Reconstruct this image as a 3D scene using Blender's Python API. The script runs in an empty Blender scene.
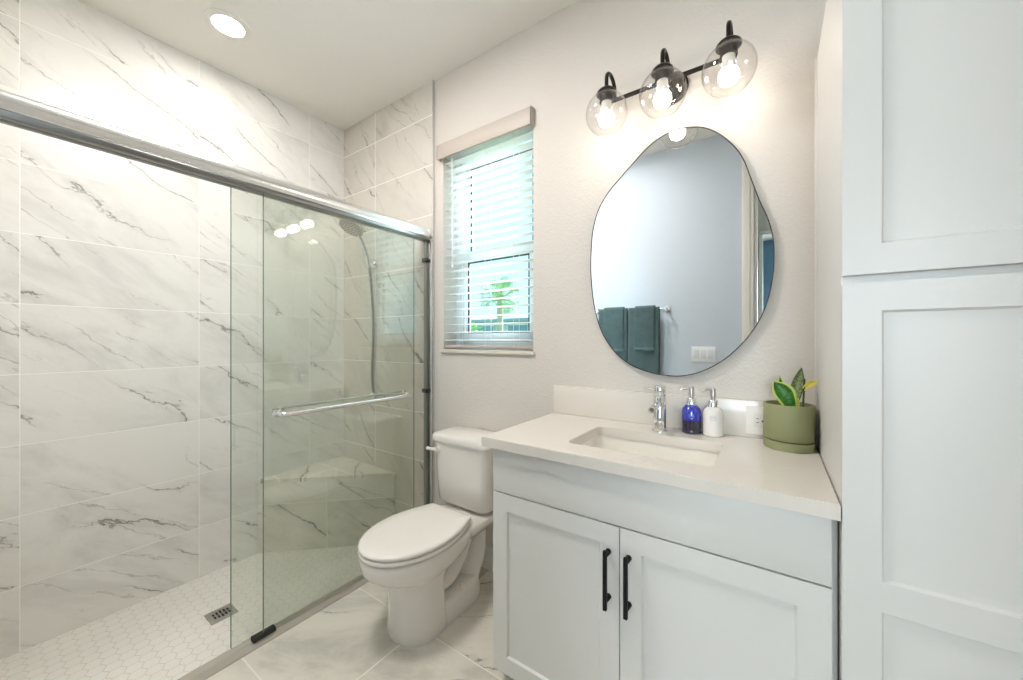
import bpy, bmesh, math, random
from mathutils import Vector, Matrix
random.seed(7)
S = bpy.context.scene
COL = S.collection
PI = math.pi
R = math.radians

# ------------------------------------------------------------------ camera
cam_d = bpy.data.cameras.new('camera')
cam_d.sensor_fit = 'HORIZONTAL'; cam_d.sensor_width = 36.0; cam_d.lens = 13.144
cam_d.clip_start = 0.01; cam_d.clip_end = 200
cam = bpy.data.objects.new('camera', cam_d); COL.objects.link(cam)
cam.location = (0, 0, 1.208); cam.rotation_euler = (R(90), 0, R(34.894))
S.camera = cam
# ------------------------------------------------------------------ colour management, exposure
S.view_settings.view_transform = 'Standard'; S.view_settings.look = 'None'
S.view_settings.gamma = 1.0; S.view_settings.exposure = 0.63
S.view_settings.use_curve_mapping = False
S.cycles.max_bounces = 14; S.cycles.diffuse_bounces = 7; S.cycles.glossy_bounces = 7
S.cycles.transparent_max_bounces = 24; S.cycles.transmission_bounces = 8
S.cycles.sample_clamp_indirect = 6.0; S.cycles.caustics_reflective = False; S.cycles.caustics_refractive = False
S.cycles.use_denoising = True


def lin(r, g, b):
    f = lambda c: c / 12.92 if c <= 0.04045 else ((c + 0.055) / 1.055) ** 2.4
    return (f(r / 255), f(g / 255), f(b / 255), 1.0)


# ------------------------------------------------------------------ world: bright hazy daylight sky
W = bpy.data.worlds.new('daylight_sky'); S.world = W; W.use_nodes = True
wn = W.node_tree.nodes; bg = wn['Background']
bg.inputs['Color'].default_value = (0.58, 0.87, 1.0, 1); bg.inputs['Strength'].default_value = 0.95
# ------------------------------------------------------------------ sun (broad, hazy skylight falling in through the window)
sd = bpy.data.lights.new('sun', 'SUN'); sd.energy = 16.0; sd.angle = R(50); sd.color = (0.80, 0.92, 1.0)
so = bpy.data.objects.new('sun', sd); COL.objects.link(so)
so.rotation_euler = Vector((-0.15, -1.0, -0.42)).to_track_quat('-Z', 'Y').to_euler()


def area(name, loc, target, sx, sy, energy, color):
    d = bpy.data.lights.new(name, 'AREA'); d.shape = 'RECTANGLE'; d.size = sx; d.size_y = sy
    d.energy = energy; d.color = color
    o = bpy.data.objects.new(name, d); COL.objects.link(o)
    o.location = loc
    o.rotation_euler = (Vector(target) - Vector(loc)).to_track_quat('-Z', 'Z').to_euler()
    return o


# added daylight fill behind the camera, shining through hall and bathroom door
area('added_daylight_fill', (0.95, -3.86, 1.55), (0.95, 0.0, 1.55), 1.4, 1.4, 66, (0.78, 0.91, 1.0))
CAN_L = 62.0
BULB_L = 23.0
FILL_LAMP_L = 52.0  # strength of the added ceiling fill lamp

# ================================================================== materials
def new_mat(name):
    m = bpy.data.materials.new(name); m.use_nodes = True
    nt = m.node_tree; nt.nodes.clear()
    out = nt.nodes.new('ShaderNodeOutputMaterial')
    return m, nt, out


class G:
    """small node-graph writer"""
    def __init__(s, nt): s.nt = nt
    def n(s, t, **k):
        x = s.nt.nodes.new(t)
        for a, b in k.items(): setattr(x, a, b)
        return x
    def link(s, a, b): s.nt.links.new(a, b)
    def put(s, sock, v):
        if hasattr(v, 'is_linked') or isinstance(v, bpy.types.NodeSocket): s.link(v, sock)
        else: sock.default_value = v
    def m(s, op, a, b=None, c=None, clamp=False):
        x = s.n('ShaderNodeMath', operation=op); x.use_clamp = clamp
        s.put(x.inputs[0], a)
        if b is not None: s.put(x.inputs[1], b)
        if c is not None: s.put(x.inputs[2], c)
        return x.outputs[0]
    def comb(s, x, y, z):
        c = s.n('ShaderNodeCombineXYZ')
        for i, v in enumerate((x, y, z)): s.put(c.inputs[i], v)
        return c.outputs[0]
    def noise(s, vec, scale, detail=3, rough=0.5, dist=0.0):
        x = s.n('ShaderNodeTexNoise'); s.link(vec, x.inputs['Vector'])
        x.inputs['Scale'].default_value = scale; x.inputs['Detail'].default_value = detail
        x.inputs['Roughness'].default_value = rough; x.inputs['Distortion'].default_value = dist
        return x.outputs[0]
    def smooth(s, v, a, b, lo=0.0, hi=1.0):
        x = s.n('ShaderNodeMapRange', interpolation_type='SMOOTHSTEP')
        s.put(x.inputs[0], v); s.put(x.inputs[1], a); s.put(x.inputs[2], b)
        x.inputs[3].default_value = lo; x.inputs[4].default_value = hi
        return x.outputs[0]
    def mix(s, f, a, b):
        x = s.n('ShaderNodeMix', data_type='RGBA'); s.put(x.inputs[0], f)
        s.put(x.inputs[6], a); s.put(x.inputs[7], b)
        return x.outputs[2]
    def bump(s, h, strength, dist=0.002):
        x = s.n('ShaderNodeBump'); x.inputs['Strength'].default_value = strength
        x.inputs['Distance'].default_value = dist; s.link(h, x.inputs['Height'])
        return x.outputs[0]
    def bsdf(s, out, color, rough=0.5, metal=0.0, spec=0.5, normal=None, **k):
        p = s.n('ShaderNodeBsdfPrincipled')
        s.put(p.inputs['Base Color'], color); s.put(p.inputs['Roughness'], rough)
        p.inputs['Metallic'].default_value = metal; p.inputs['Specular IOR Level'].default_value = spec
        if normal is not None: s.link(normal, p.inputs['Normal'])
        for a, b in k.items(): p.inputs[a.replace('_', ' ')].default_value = b
        s.link(p.outputs[0], out.inputs[0])
        return p


def simple(name, color, rough=0.5, metal=0.0, spec=0.5, var=0.0, vscale=8, bump=0.0, bscale=60, bdist=0.001, **k):
    m, nt, out = new_mat(name); g = G(nt)
    tc = g.n('ShaderNodeTexCoord').outputs['Object']
    col = color; nrm = None
    if var:
        f = g.noise(tc, vscale, 3)
        col = g.mix(f, tuple(c * (1 - var) for c in color[:3]) + (1,), tuple(min(1, c * (1 + var)) for c in color[:3]) + (1,))
    if bump: nrm = g.bump(g.noise(tc, bscale, 3, 0.6), bump, bdist)
    g.bsdf(out, col, rough, metal, spec, nrm, **k)
    return m


def marble_tile(name, tw, th, base, seed, angle=-33, grout=0.0032, grout_col=None, rough=0.22, vein=1.0, cloud=0.5, warm=0.0):
    """tiles on a grid in the object's own XY plane, each with its own cut of veined marble"""
    m, nt, out = new_mat(name); g = G(nt)
    tc = g.n('ShaderNodeTexCoord').outputs['Object']
    sep = g.n('ShaderNodeSeparateXYZ'); g.link(tc, sep.inputs[0]); u, v = sep.outputs[0], sep.outputs[1]
    iu = g.m('FLOOR', g.m('DIVIDE', u, tw)); iv = g.m('FLOOR', g.m('DIVIDE', v, th))
    fu = g.m('SUBTRACT', u, g.m('MULTIPLY', iu, tw)); fv = g.m('SUBTRACT', v, g.m('MULTIPLY', iv, th))
    du = g.m('MINIMUM', fu, g.m('SUBTRACT', tw, fu)); dv = g.m('MINIMUM', fv, g.m('SUBTRACT', th, fv))
    d = g.m('MINIMUM', du, dv)
    isgrout = g.smooth(d, grout * 0.35, grout * 0.65, 1.0, 0.0)
    wn_ = g.n('ShaderNodeTexWhiteNoise', noise_dimensions='3D')
    g.link(g.comb(iu, iv, seed), wn_.inputs[0])
    off = g.n('ShaderNodeVectorMath', operation='SCALE'); g.link(wn_.outputs['Color'], off.inputs[0]); off.inputs[3].default_value = 23.0
    c, s_ = math.cos(R(angle)), math.sin(R(angle))
    a = g.m('ADD', g.m('MULTIPLY', u, c), g.m('MULTIPLY', v, s_))
    b = g.m('SUBTRACT', g.m('MULTIPLY', v, c), g.m('MULTIPLY', u, s_))
    p = g.comb(g.m('MULTIPLY', a, 0.42), b, 0.0)
    pv = g.n('ShaderNodeVectorMath', operation='ADD'); g.link(p, pv.inputs[0]); g.link(off.outputs[0], pv.inputs[1])
    p = pv.outputs[0]
    # thin dark veins running one way, wandering and broken up
    ps = g.n('ShaderNodeSeparateXYZ'); g.link(p, ps.inputs[0])
    def lines(freq, wob, wsc, wdet, width, mlo, mhi, msc):
        w = g.m('SUBTRACT', g.noise(p, wsc, wdet, 0.62, 0.15), 0.5)
        ph = g.m('ADD', g.m('MULTIPLY', ps.outputs[1], freq), g.m('MULTIPLY', w, wob))
        r = g.m('ABSOLUTE', g.m('SUBTRACT', g.m('FRACT', ph), 0.5))
        k = g.smooth(g.noise(p, msc, 2, 0.5), mlo, mhi)
        wd = g.m('MULTIPLY', k, width)
        return g.m('MULTIPLY', g.smooth(r, 0.0, wd, 1, 0), k), g.m('MULTIPLY', g.smooth(r, 0.0, width * 5, 1, 0), k)
    v1, halo = lines(4.4, 2.3, 2.2, 7, 0.025, 0.43, 0.60, 3.6)
    v2, _h = lines(11.5, 4.2, 3.0, 8, 0.060, 0.42, 0.66, 4.8)
    cl = g.smooth(g.noise(p, 4.0, 6, 0.66, 0.5), 0.44, 0.74)
    amt = g.m('ADD', g.m('MULTIPLY', v1, 0.55 * vein), g.m('MULTIPLY', v2, 0.30 * vein))
    amt = g.m('ADD', amt, g.m('MULTIPLY', halo, 0.10 * vein))
    amt = g.m('ADD', amt, g.m('MULTIPLY', cl, 0.20 * cloud), clamp=True)
    col = g.mix(amt, base, lin(104, 102, 98))
    gc = grout_col or lin(250, 248, 243)
    col = g.mix(isgrout, col, gc)
    h = g.smooth(d, 0.0, grout * 1.2)
    rgh = g.m('ADD', g.m('MULTIPLY', isgrout, 0.5), rough)
    g.bsdf(out, col, rgh, 0, 0.5, g.bump(h, 0.5, 0.0012))
    return m


def hex_mosaic(name, size, base, grout_col):
    m, nt, out = new_mat(name); g = G(nt)
    tc = g.n('ShaderNodeTexCoord').outputs['Object']
    sep = g.n('ShaderNodeSeparateXYZ'); g.link(tc, sep.inputs[0])
    x = g.m('DIVIDE', sep.outputs[0], size); y = g.m('DIVIDE', sep.outputs[1], size)
    h3 = math.sqrt(3)
    def cell(ox, oy):
        px = g.m('SUBTRACT', x, ox); py = g.m('SUBTRACT', y, oy)
        gx = g.m('SUBTRACT', px, g.m('ROUND', px))
        gy = g.m('SUBTRACT', py, g.m('MULTIPLY', g.m('ROUND', g.m('DIVIDE', py, h3)), h3))
        ax, ay = g.m('ABSOLUTE', gx), g.m('ABSOLUTE', gy)
        return g.m('MAXIMUM', ax, g.m('ADD', g.m('MULTIPLY', ax, 0.5), g.m('MULTIPLY', ay, h3 / 2)))
    d = g.m('MINIMUM', cell(0, 0), cell(0.5, h3 / 2))
    isg = g.smooth(d, 0.465, 0.482)
    var = g.noise(tc, 9, 3)
    b2 = tuple(c * 0.93 for c in base[:3]) + (1,)
    col = g.mix(isg, g.mix(var, base, b2), grout_col)
    hgt = g.smooth(d, 0.44, 0.49, 1, 0)
    g.bsdf(out, col, 0.32, 0, 0.5, g.bump(hgt, 0.5, 0.001))
    return m


def paint(name, color, rough=0.6, bump=0.25, scale=95):
    m, nt, out = new_mat(name); g = G(nt)
    tc = g.n('ShaderNodeTexCoord').outputs['Object']
    h = g.smooth(g.noise(tc, scale, 3, 0.55), 0.42, 0.68)
    g.bsdf(out, color, rough, 0, 0.35, g.bump(h, bump, 0.002))
    return m


def thin_glass(name, tint=(1, 1, 1), f0=0.04, rough=0.0, boost=1.0):
    """clear sheet: passes light straight on, mirrors more at grazing angles"""
    m, nt, out = new_mat(name); g = G(nt)
    lw = g.n('ShaderNodeLayerWeight'); lw.inputs[0].default_value = 0.5
    fr = g.m('ADD', f0, g.m('MULTIPLY', g.m('POWER', lw.outputs['Facing'], 5.0), (1 - f0) * boost), clamp=True)
    tr = g.n('ShaderNodeBsdfTransparent'); tr.inputs[0].default_value = tuple(tint) + (1,)
    gl = g.n('ShaderNodeBsdfGlossy'); gl.inputs['Roughness'].default_value = rough
    mx = g.n('ShaderNodeMixShader'); g.link(fr, mx.inputs[0]); g.link(tr.outputs[0], mx.inputs[1]); g.link(gl.outputs[0], mx.inputs[2])
    g.link(mx.outputs[0], out.inputs[0])
    return m


def emit(name, color, strength):
    m, nt, out = new_mat(name); g = G(nt)
    e = g.n('ShaderNodeEmission'); e.inputs[0].default_value = color; e.inputs[1].default_value = strength
    g.link(e.outputs[0], out.inputs[0])
    return m


def quartz(name):
    m, nt, out = new_mat(name); g = G(nt)
    tc = g.n('ShaderNodeTexCoord').outputs['Object']
    n1 = g.noise(tc, 3.0, 6, 0.6, 1.0)
    r1 = g.m('ABSOLUTE', g.m('SUBTRACT', n1, 0.5))
    mk = g.smooth(g.noise(tc, 2.0, 2), 0.45, 0.7)
    f = g.m('MULTIPLY', g.m('MULTIPLY', g.smooth(r1, 0, 0.03, 1, 0), mk), 0.09)
    col = g.mix(f, lin(222, 215, 206), lin(150, 146, 140))
    g.bsdf(out, col, 0.18, 0, 0.5)
    return m


def wave_mat(name, c1, c2, scale, rough, bump):
    m, nt, out = new_mat(name); g = G(nt)
    tc = g.n('ShaderNodeTexCoord').outputs['Object']
    n = g.noise(tc, scale, 4, 0.6)
    col = g.mix(n, c1, c2)
    g.bsdf(out, col, rough, 0, 0.2, g.bump(g.noise(tc, scale * 6, 3), bump, 0.003), Sheen_Weight=0.3)
    return m


def leaf_mat(name, mid, edge, halfw):
    """leaf in its own UV-like coordinates stored as a colour-free attribute: x across, y along"""
    m, nt, out = new_mat(name); g = G(nt)
    uv = g.n('ShaderNodeUVMap').outputs[0]
    sep = g.n('ShaderNodeSeparateXYZ'); g.link(uv, sep.inputs[0])
    ax = g.m('ABSOLUTE', g.m('SUBTRACT', g.m('MULTIPLY', sep.outputs[0], 2.0), 1.0))
    f = g.smooth(ax, halfw, halfw + 0.12)
    st = g.noise(g.comb(g.m('MULTIPLY', sep.outputs[0], 1.5), g.m('MULTIPLY', sep.outputs[1], 14.0), 0.0), 2.0, 3)
    dark = g.mix(g.smooth(st, 0.4, 0.6), mid, tuple(c * 0.45 for c in mid[:3]) + (1,))
    g.bsdf(out, g.mix(f, dark, edge), 0.35, 0, 0.5)
    return m


M = {}
M['wall'] = paint('warm_white_wall_paint', lin(214, 207, 199), 0.6, 0.30)
M['wall_far'] = paint('cool_lit_wall_paint', lin(202, 212, 223), 0.6, 0.2)  # cool tint of the window daylight put into this wall's colour
M['ceiling'] = paint('ceiling_paint', lin(232, 229, 223), 0.75, 0.12, 60)
M['tile_left'] = marble_tile('marble_wall_tile', 0.595, 0.2955, lin(238, 237, 233), 1.0, vein=1.1, cloud=1.15)
M['tile_back'] = marble_tile('shaded_marble_wall_tile', 0.595, 0.2955, lin(212, 206, 197), 5.0, angle=-48, vein=1.5, cloud=1.3)  # same marble, base darkened for the unlit shower back wall
M['tile_bench'] = marble_tile('marble_bench_tile', 0.42, 0.2955, lin(234, 229, 220), 9.0, vein=1.7, cloud=1.6)
M['tile_floor'] = marble_tile('marble_floor_tile', 0.489, 0.489, lin(222, 216, 204), 3.0, angle=35, grout=0.005, vein=1.2, cloud=2.3, rough=0.3, grout_col=lin(238, 232, 222))
M['hex'] = hex_mosaic('white_hexagon_mosaic', 0.052, lin(246, 243, 237), lin(220, 213, 202))
M['white_trim'] = simple('white_trim_paint', lin(228, 225, 219), 0.4)
M['cabinet'] = simple('white_cabinet_lacquer', lin(219, 217, 213), 0.38, var=0.01)
M['cabinet_gap'] = simple('cabinet_box_edge', lin(190, 184, 174), 0.5)
M['quartz'] = quartz('white_quartz')
M['porcelain'] = simple('white_porcelain', lin(228, 223, 216), 0.12, spec=0.6)
M['basin'] = simple('white_basin_ceramic', lin(240, 236, 228), 0.15, spec=0.6)
M['seat'] = simple('white_seat_plastic', lin(231, 225, 218), 0.16)
M['chrome'] = simple('polished_chrome', (0.82, 0.82, 0.82, 1), 0.06, 1.0)
M['satin'] = simple('satin_aluminium', (0.72, 0.71, 0.69, 1), 0.22, 1.0)
M['track'] = simple('dull_champagne_track', lin(176, 169, 158), 0.32)
M['header'] = simple('bright_satin_chrome', (0.90, 0.90, 0.90, 1), 0.22, 1.0)
M['nickel'] = simple('brushed_nickel', (0.52, 0.50, 0.47, 1), 0.32, 1.0)
M['dark_metal'] = simple('dark_channel_metal', (0.22, 0.22, 0.21, 1), 0.3, 1.0)
M['hose'] = simple('dark_chrome_hose', (0.36, 0.35, 0.33, 1), 0.25, 1.0)
M['black'] = simple('matte_black_metal', (0.006, 0.006, 0.006, 1), 0.5, 0.0, 0.25)
M['bronze'] = simple('dark_bronze_metal', (0.018, 0.013, 0.011, 1), 0.3, 0.6)
M['rubber'] = simple('black_rubber', (0.006, 0.006, 0.006, 1), 0.5)
M['shower_glass'] = thin_glass('clear_shower_glass', (0.950, 0.967, 0.946), 0.068)
M['glass_edge'] = simple('green_glass_edge', lin(96, 118, 104), 0.15)
M['globe'] = thin_glass('clear_globe_glass', (0.985, 0.98, 0.975), 0.05, boost=0.8)
M['pane'] = thin_glass('window_pane_glass', (0.96, 1.0, 1.0), 0.03)
M['bulb'] = emit('warm_bulb_glow', (1.0, 0.90, 0.79, 1), BULB_L)
M['bulb_base'] = simple('white_bulb_neck', lin(240, 235, 228), 0.35)
M['fill_lamp'] = emit('added_lamp_glow', (1.0, 0.97, 0.94, 1), FILL_LAMP_L)
M['can'] = emit('recessed_light_glow', (1.0, 0.94, 0.87, 1), CAN_L)
M['mirror'] = simple('mirror_silvering', (0.90, 0.91, 0.91, 1), 0.0, 1.0)
M['mirror_edge'] = simple('black_mirror_edge', (0.01, 0.01, 0.01, 1), 0.4)
M['blind'] = simple('white_blind_slat', lin(232, 234, 234), 0.4)
M['valance'] = simple('white_blind_valance', lin(192, 180, 169), 0.45)
M['vinyl'] = simple('white_window_vinyl', lin(225, 230, 232), 0.35)
M['gasket'] = simple('dark_window_gasket', lin(40, 62, 70), 0.6)
M['sill'] = simple('pale_marble_sill', lin(214, 206, 196), 0.3, var=0.08, vscale=20)
M['cord'] = simple('white_cord', lin(225, 225, 225), 0.7)
M['pot'] = simple('sage_green_ceramic', lin(139, 141, 101), 0.55, var=0.03)
M['soil'] = simple('dark_potting_soil', (0.02, 0.014, 0.01, 1), 0.95, var=0.4, vscale=120, bump=1.0, bscale=150, bdist=0.006)
M['leaf'] = leaf_mat('green_leaf_pale_edge', lin(62, 132, 44), lin(190, 206, 90), 0.72)
M['leaf_grey'] = leaf_mat('mottled_leaf', lin(150, 165, 112), lin(66, 92, 44), 0.80)
M['leaf_yellow'] = simple('yellow_dry_leaf', lin(248, 222, 110), 0.5, var=0.25, vscale=60)
M['stem'] = simple('dark_stem', lin(62, 70, 34), 0.6)
M['blue_glass'] = simple('cobalt_bottle', lin(24, 40, 170), 0.06, spec=0.8, Coat_Weight=0.6)
M['blue_dark'] = simple('dark_soap_through_cobalt_glass', lin(20, 16, 52), 0.06, spec=0.8, Coat_Weight=0.6)
M['white_bottle'] = simple('white_bottle', lin(232, 226, 220), 0.22)
M['emblem_white'] = simple('pale_bottle_print', lin(150, 165, 225), 0.5)
M['emblem_grey'] = simple('grey_bottle_print', lin(176, 172, 168), 0.5)
M['plate'] = simple('white_cover_plate', lin(236, 231, 224), 0.3)
M['plate_in'] = simple('white_device_plastic', lin(226, 221, 214), 0.35)
M['switch'] = simple('white_switch_plastic', lin(238, 241, 244), 0.3)
M['switch_in'] = simple('white_rocker_plastic', lin(222, 227, 232), 0.3)
M['slot'] = simple('dark_slot', (0.02, 0.02, 0.02, 1), 0.6)
M['towel'] = wave_mat('dark_teal_terry', lin(62, 80, 82), lin(84, 104, 106), 22, 0.95, 0.9)
M['towel_hem'] = wave_mat('teal_towel_hem', lin(92, 118, 118), lin(112, 136, 134), 22, 0.9, 0.4)
M['hall_wall'] = paint('beige_hall_paint', lin(206, 200, 188), 0.7, 0.1)
M['blue_wall'] = paint('blue_bedroom_paint', lin(86, 118, 140), 0.7, 0.1)
M['wood_floor'] = simple('pale_wood_floor', lin(176, 162, 142), 0.4, var=0.1, vscale=6)
M['lawn'] = simple('lawn', lin(150, 165, 120), 0.9, var=0.3, vscale=3)
M['house_wall'] = simple('pale_stucco', lin(215, 222, 224), 0.8)
M['house_roof'] = simple('grey_green_roof', lin(150, 172, 175), 0.7, var=0.1)
M['house_glass'] = simple('house_window_glass', lin(130, 172, 190), 0.1)
M['frond'] = simple('palm_frond_green', lin(128, 172, 100), 0.6, var=0.25, vscale=2)
M['bark'] = simple('palm_bark', lin(180, 172, 160), 0.9, var=0.2, vscale=8)
M['bush'] = simple('bush_green', lin(140, 196, 124), 0.7, var=0.3, vscale=4)
M['stem_cap'] = simple('white_bolt_cap', lin(236, 226, 210), 0.25)

# ================================================================== geometry helpers
def BM(): return bmesh.new()


def box(bm, x0, x1, y0, y1, z0, z1, bev=0.0, seg=2):
    vs = [bm.verts.new((x, y, z)) for x in (x0, x1) for y in (y0, y1) for z in (z0, z1)]
    idx = [(0, 1, 3, 2), (4, 6, 7, 5), (0, 4, 5, 1), (2, 3, 7, 6), (0, 2, 6, 4), (1, 5, 7, 3)]
    fs = [bm.faces.new([vs[i] for i in f]) for f in idx]
    if bev > 0:
        es = list({e for f in fs for e in f.edges})
        bmesh.ops.bevel(bm, geom=es, offset=bev, segments=seg, affect='EDGES', profile=0.5, clamp_overlap=True)


def loft(bm, rings, cap0=True, cap1=True, closed=True):
    vr = [[bm.verts.new(p) for p in r] for r in rings]
    n = len(vr[0])
    for a, b in zip(vr[:-1], vr[1:]):
        for i in range(n if closed else n - 1):
            j = (i + 1) % n
            bm.faces.new((a[i], a[j], b[j], b[i]))
    if cap0: bm.faces.new(list(reversed(vr[0])))
    if cap1: bm.faces.new(vr[-1])


def lathe(bm, prof, c=(0, 0, 0), seg=40, cap=True):
    """prof = [(radius, z)...]"""
    rings = []
    for r, z in prof:
        rings.append([(c[0] + max(r, 1e-5) * math.cos(2 * PI * i / seg), c[1] + max(r, 1e-5) * math.sin(2 * PI * i / seg), c[2] + z) for i in range(seg)])
    loft(bm, rings, cap, cap)


def frame_for(d):
    d = d.normalized()
    up = Vector((0, 0, 1)) if abs(d.z) < 0.95 else Vector((1, 0, 0))
    a = d.cross(up).normalized(); b = a.cross(d).normalized()
    return a, b


def tube(bm, pts, r, seg=14, sx=1.0, sy=1.0, cap=True):
    pts = [Vector(p) for p in pts]; rings = []
    rr = r if isinstance(r, (list, tuple)) else [r] * len(pts)
    a = None
    for i, p in enumerate(pts):
        d = (pts[min(i + 1, len(pts) - 1)] - pts[max(i - 1, 0)]).normalized()
        if a is None: a, b = frame_for(d)
        else:
            a = (a - d * a.dot(d)).normalized()
            b = a.cross(d).normalized()
        rings.append([p + a * (math.cos(2 * PI * k / seg) * rr[i] * sx) + b * (math.sin(2 * PI * k / seg) * rr[i] * sy) for k in range(seg)])
    loft(bm, rings, cap, cap)


def smooth_path(pts, n=8):
    P = [Vector(p) for p in pts]; out = []
    for i in range(len(P) - 1):
        p0, p1, p2, p3 = P[max(i - 1, 0)], P[i], P[i + 1], P[min(i + 2, len(P) - 1)]
        for k in range(n):
            t = k / n
            out.append(0.5 * ((2 * p1) + (-p0 + p2) * t + (2 * p0 - 5 * p1 + 4 * p2 - p3) * t * t + (-p0 + 3 * p1 - 3 * p2 + p3) * t ** 3))
    out.append(P[-1]); return out


def rrect(x0, x1, y0, y1, r, n=6):
    out = []
    for cx, cy, a0 in ((x1 - r, y1 - r, 0), (x0 + r, y1 - r, 90), (x0 + r, y0 + r, 180), (x1 - r, y0 + r, 270)):
        for k in range(n + 1):
            a = R(a0 + 90 * k / n); out.append((cx + r * math.cos(a), cy + r * math.sin(a)))
    return out


def world_of(p):
    v = Vector((0, 0, 0))
    while p is not None:
        v += p.location; p = p.parent
    return v


def obj(name, bm, mat, parent=None, at=None, smooth=True, ang=38):
    bmesh.ops.recalc_face_normals(bm, faces=bm.faces[:])
    org = Vector(at) if at is not None else (world_of(parent) if parent is not None else Vector((0, 0, 0)))
    bmesh.ops.translate(bm, verts=bm.verts[:], vec=-org)
    me = bpy.data.meshes.new(name); bm.to_mesh(me); bm.free()
    mats = mat if isinstance(mat, list) else [mat]
    for m_ in mats: me.materials.append(m_)
    if smooth:
        me.shade_smooth(); me.set_sharp_from_angle(angle=R(ang))
    o = bpy.data.objects.new(name, me); COL.objects.link(o)
    if parent is not None:
        o.parent = parent; o.location = org - world_of(parent)
    else: o.location = org
    return o


def tag(o, label, cat, group=None, kind=None):
    o['label'] = label; o['category'] = cat
    if group: o['group'] = group
    if kind: o['kind'] = kind
    return o


def thing(name, loc, label, cat, group=None):
    o = bpy.data.objects.new(name, None); COL.objects.link(o); o.location = loc; o.empty_display_size = 0.05
    return tag(o, label, cat, group)


def struct(name, bm, mat, at=None, parent=None, label=None, smooth=False):
    o = obj(name, bm, mat, parent, at, smooth)
    if parent is None: o['kind'] = 'structure'
    if label: o['label'] = label
    return o


def bx(*a, **k):
    bm = BM(); box(bm, *a, **k); return bm


def plane_tile(name, mat, u0, u1, v0, v1, thick, xaxis, yaxis, origin, label=None):
    """tiled slab; local X = u, local Y = v, faces local +Z"""
    bm = BM(); box(bm, u0, u1, v0, v1, -thick, 0)
    me = bpy.data.meshes.new(name); bmesh.ops.recalc_face_normals(bm, faces=bm.faces[:]); bm.to_mesh(me); bm.free(); me.materials.append(mat)
    o = bpy.data.objects.new(name, me); COL.objects.link(o)
    X, Y = Vector(xaxis).normalized(), Vector(yaxis).normalized(); Z = X.cross(Y)
    mtx = Matrix((X, Y, Z)).transposed().to_4x4(); mtx.translation = Vector(origin)
    o.matrix_world = mtx
    return o


def copy_tree(o, parent=None):
    c = o.copy(); COL.objects.link(c); c.parent = parent
    for ch in list(o.children): copy_tree(ch, c)
    return c


# ================================================================== room dimensions
D = 1.555          # mirror wall face
XL = -2.576        # shower end wall face
XR = 0.62          # wall beyond the linen cabinet
YF = -0.11         # door wall face
H = 2.743
ZS = -0.094        # recessed shower floor
XG = -1.68         # shower glass line
XT = -1.645        # end of the shower tile on the mirror wall

# ------------------------------------------------------------------ setting
bm = BM(); box(bm, 0.0 - 1.655 + 1.21, XR + 1.21, YF - 0.12 - 0.579, D - 0.579, -0.12, 0)
fl = obj('floor', bm, M['tile_floor'], None, None, False); fl.location = (-1.21, 0.579, 0); fl['kind'] = 'structure'
bm = BM(); box(bm, XL - 0.05, -1.64, YF, D + 0.02, ZS - 0.05, ZS)
struct('floor_shower', bm, M['hex'])
bm = BM(); box(bm, -1.72, -1.60, YF, D, -0.13, -0.001)       # step between the two floor levels
struct('trim_1', bm, M['sill'])
bm = BM(); box(bm, XL - 0.12, XR + 0.12, YF - 0.12, D + 0.2, H, H + 0.1)
struct('ceiling', bm, M['ceiling'])
o = plane_tile('wall_left', M['tile_left'], YF - 0.105, D + 0.02 - 0.105, ZS - 0.05 - 0.178, H - 0.178, 0.1, (0, 1, 0), (0, 0, 1), (XL, 0.105, 0.178)); o['kind'] = 'structure'
# mirror wall with the window opening
WX0, WX1, WZ0, WZ1 = -1.567, -0.955, 1.152, 2.32
bm = BM()
box(bm, XL - 0.1, WX0, D, D + 0.2, -0.15, H); box(bm, WX1, XR + 0.1, D, D + 0.2, -0.15, H)
box(bm, WX0, WX1, D, D + 0.2, -0.15, WZ0); box(bm, WX0, WX1, D, D + 0.2, WZ1, H)
struct('wall_back', bm, M['wall'])
o = plane_tile('wall_back_tile', M['tile_back'], XL + 2.2, XT + 2.2, ZS - 0.178, H - 0.178, 0.011, (1, 0, 0), (0, 0, 1), (-2.2, D - 0.011, 0.178)); o['kind'] = 'structure'
o = plane_tile('wall_front_tile', M['tile_back'], -XT - 2.2, -XL - 2.2, ZS - 0.178, H - 0.178, 0.011, (-1, 0, 0), (0, 0, 1), (-2.2, YF + 0.011, 0.178)); o['kind'] = 'structure'
bm = BM(); box(bm, XT, XT + 0.006, D - 0.013, D, 0, H)
struct('trim_2', bm, M['satin'])
# door wall with the doorway
DX0, DX1, DZ = -0.10, 0.60, 2.44
bm = BM()
box(bm, XL - 0.1, DX0, YF - 0.12, YF, -0.15, H); box(bm, DX0, DX1, YF - 0.12, YF, DZ, H); box(bm, DX1, XR + 0.1, YF - 0.12, YF, -0.15, H)
struct('wall_front', bm, M['wall_far'])
struct('wall_right', bx(XR, XR + 0.1, YF, D, -0.15, H), M['wall'])
# door casing and jamb lining
bm = BM()
box(bm, DX0 - 0.078, DX0 - 0.006, YF, YF + 0.016, 0, DZ + 0.078, 0.004); box(bm, DX0 - 0.066, DX0 - 0.030, YF + 0.014, YF + 0.021, 0, DZ + 0.066, 0.002)
box(bm, DX0 - 0.006, DX1, YF, YF + 0.016, DZ + 0.006, DZ + 0.078, 0.004)
box(bm, DX0, DX0 + 0.014, YF - 0.13, YF + 0.004, 0, DZ); box(bm, DX0, DX1, YF - 0.13, YF + 0.004, DZ - 0.014, DZ)
struct('door_1', bm, M['white_trim'])
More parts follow.
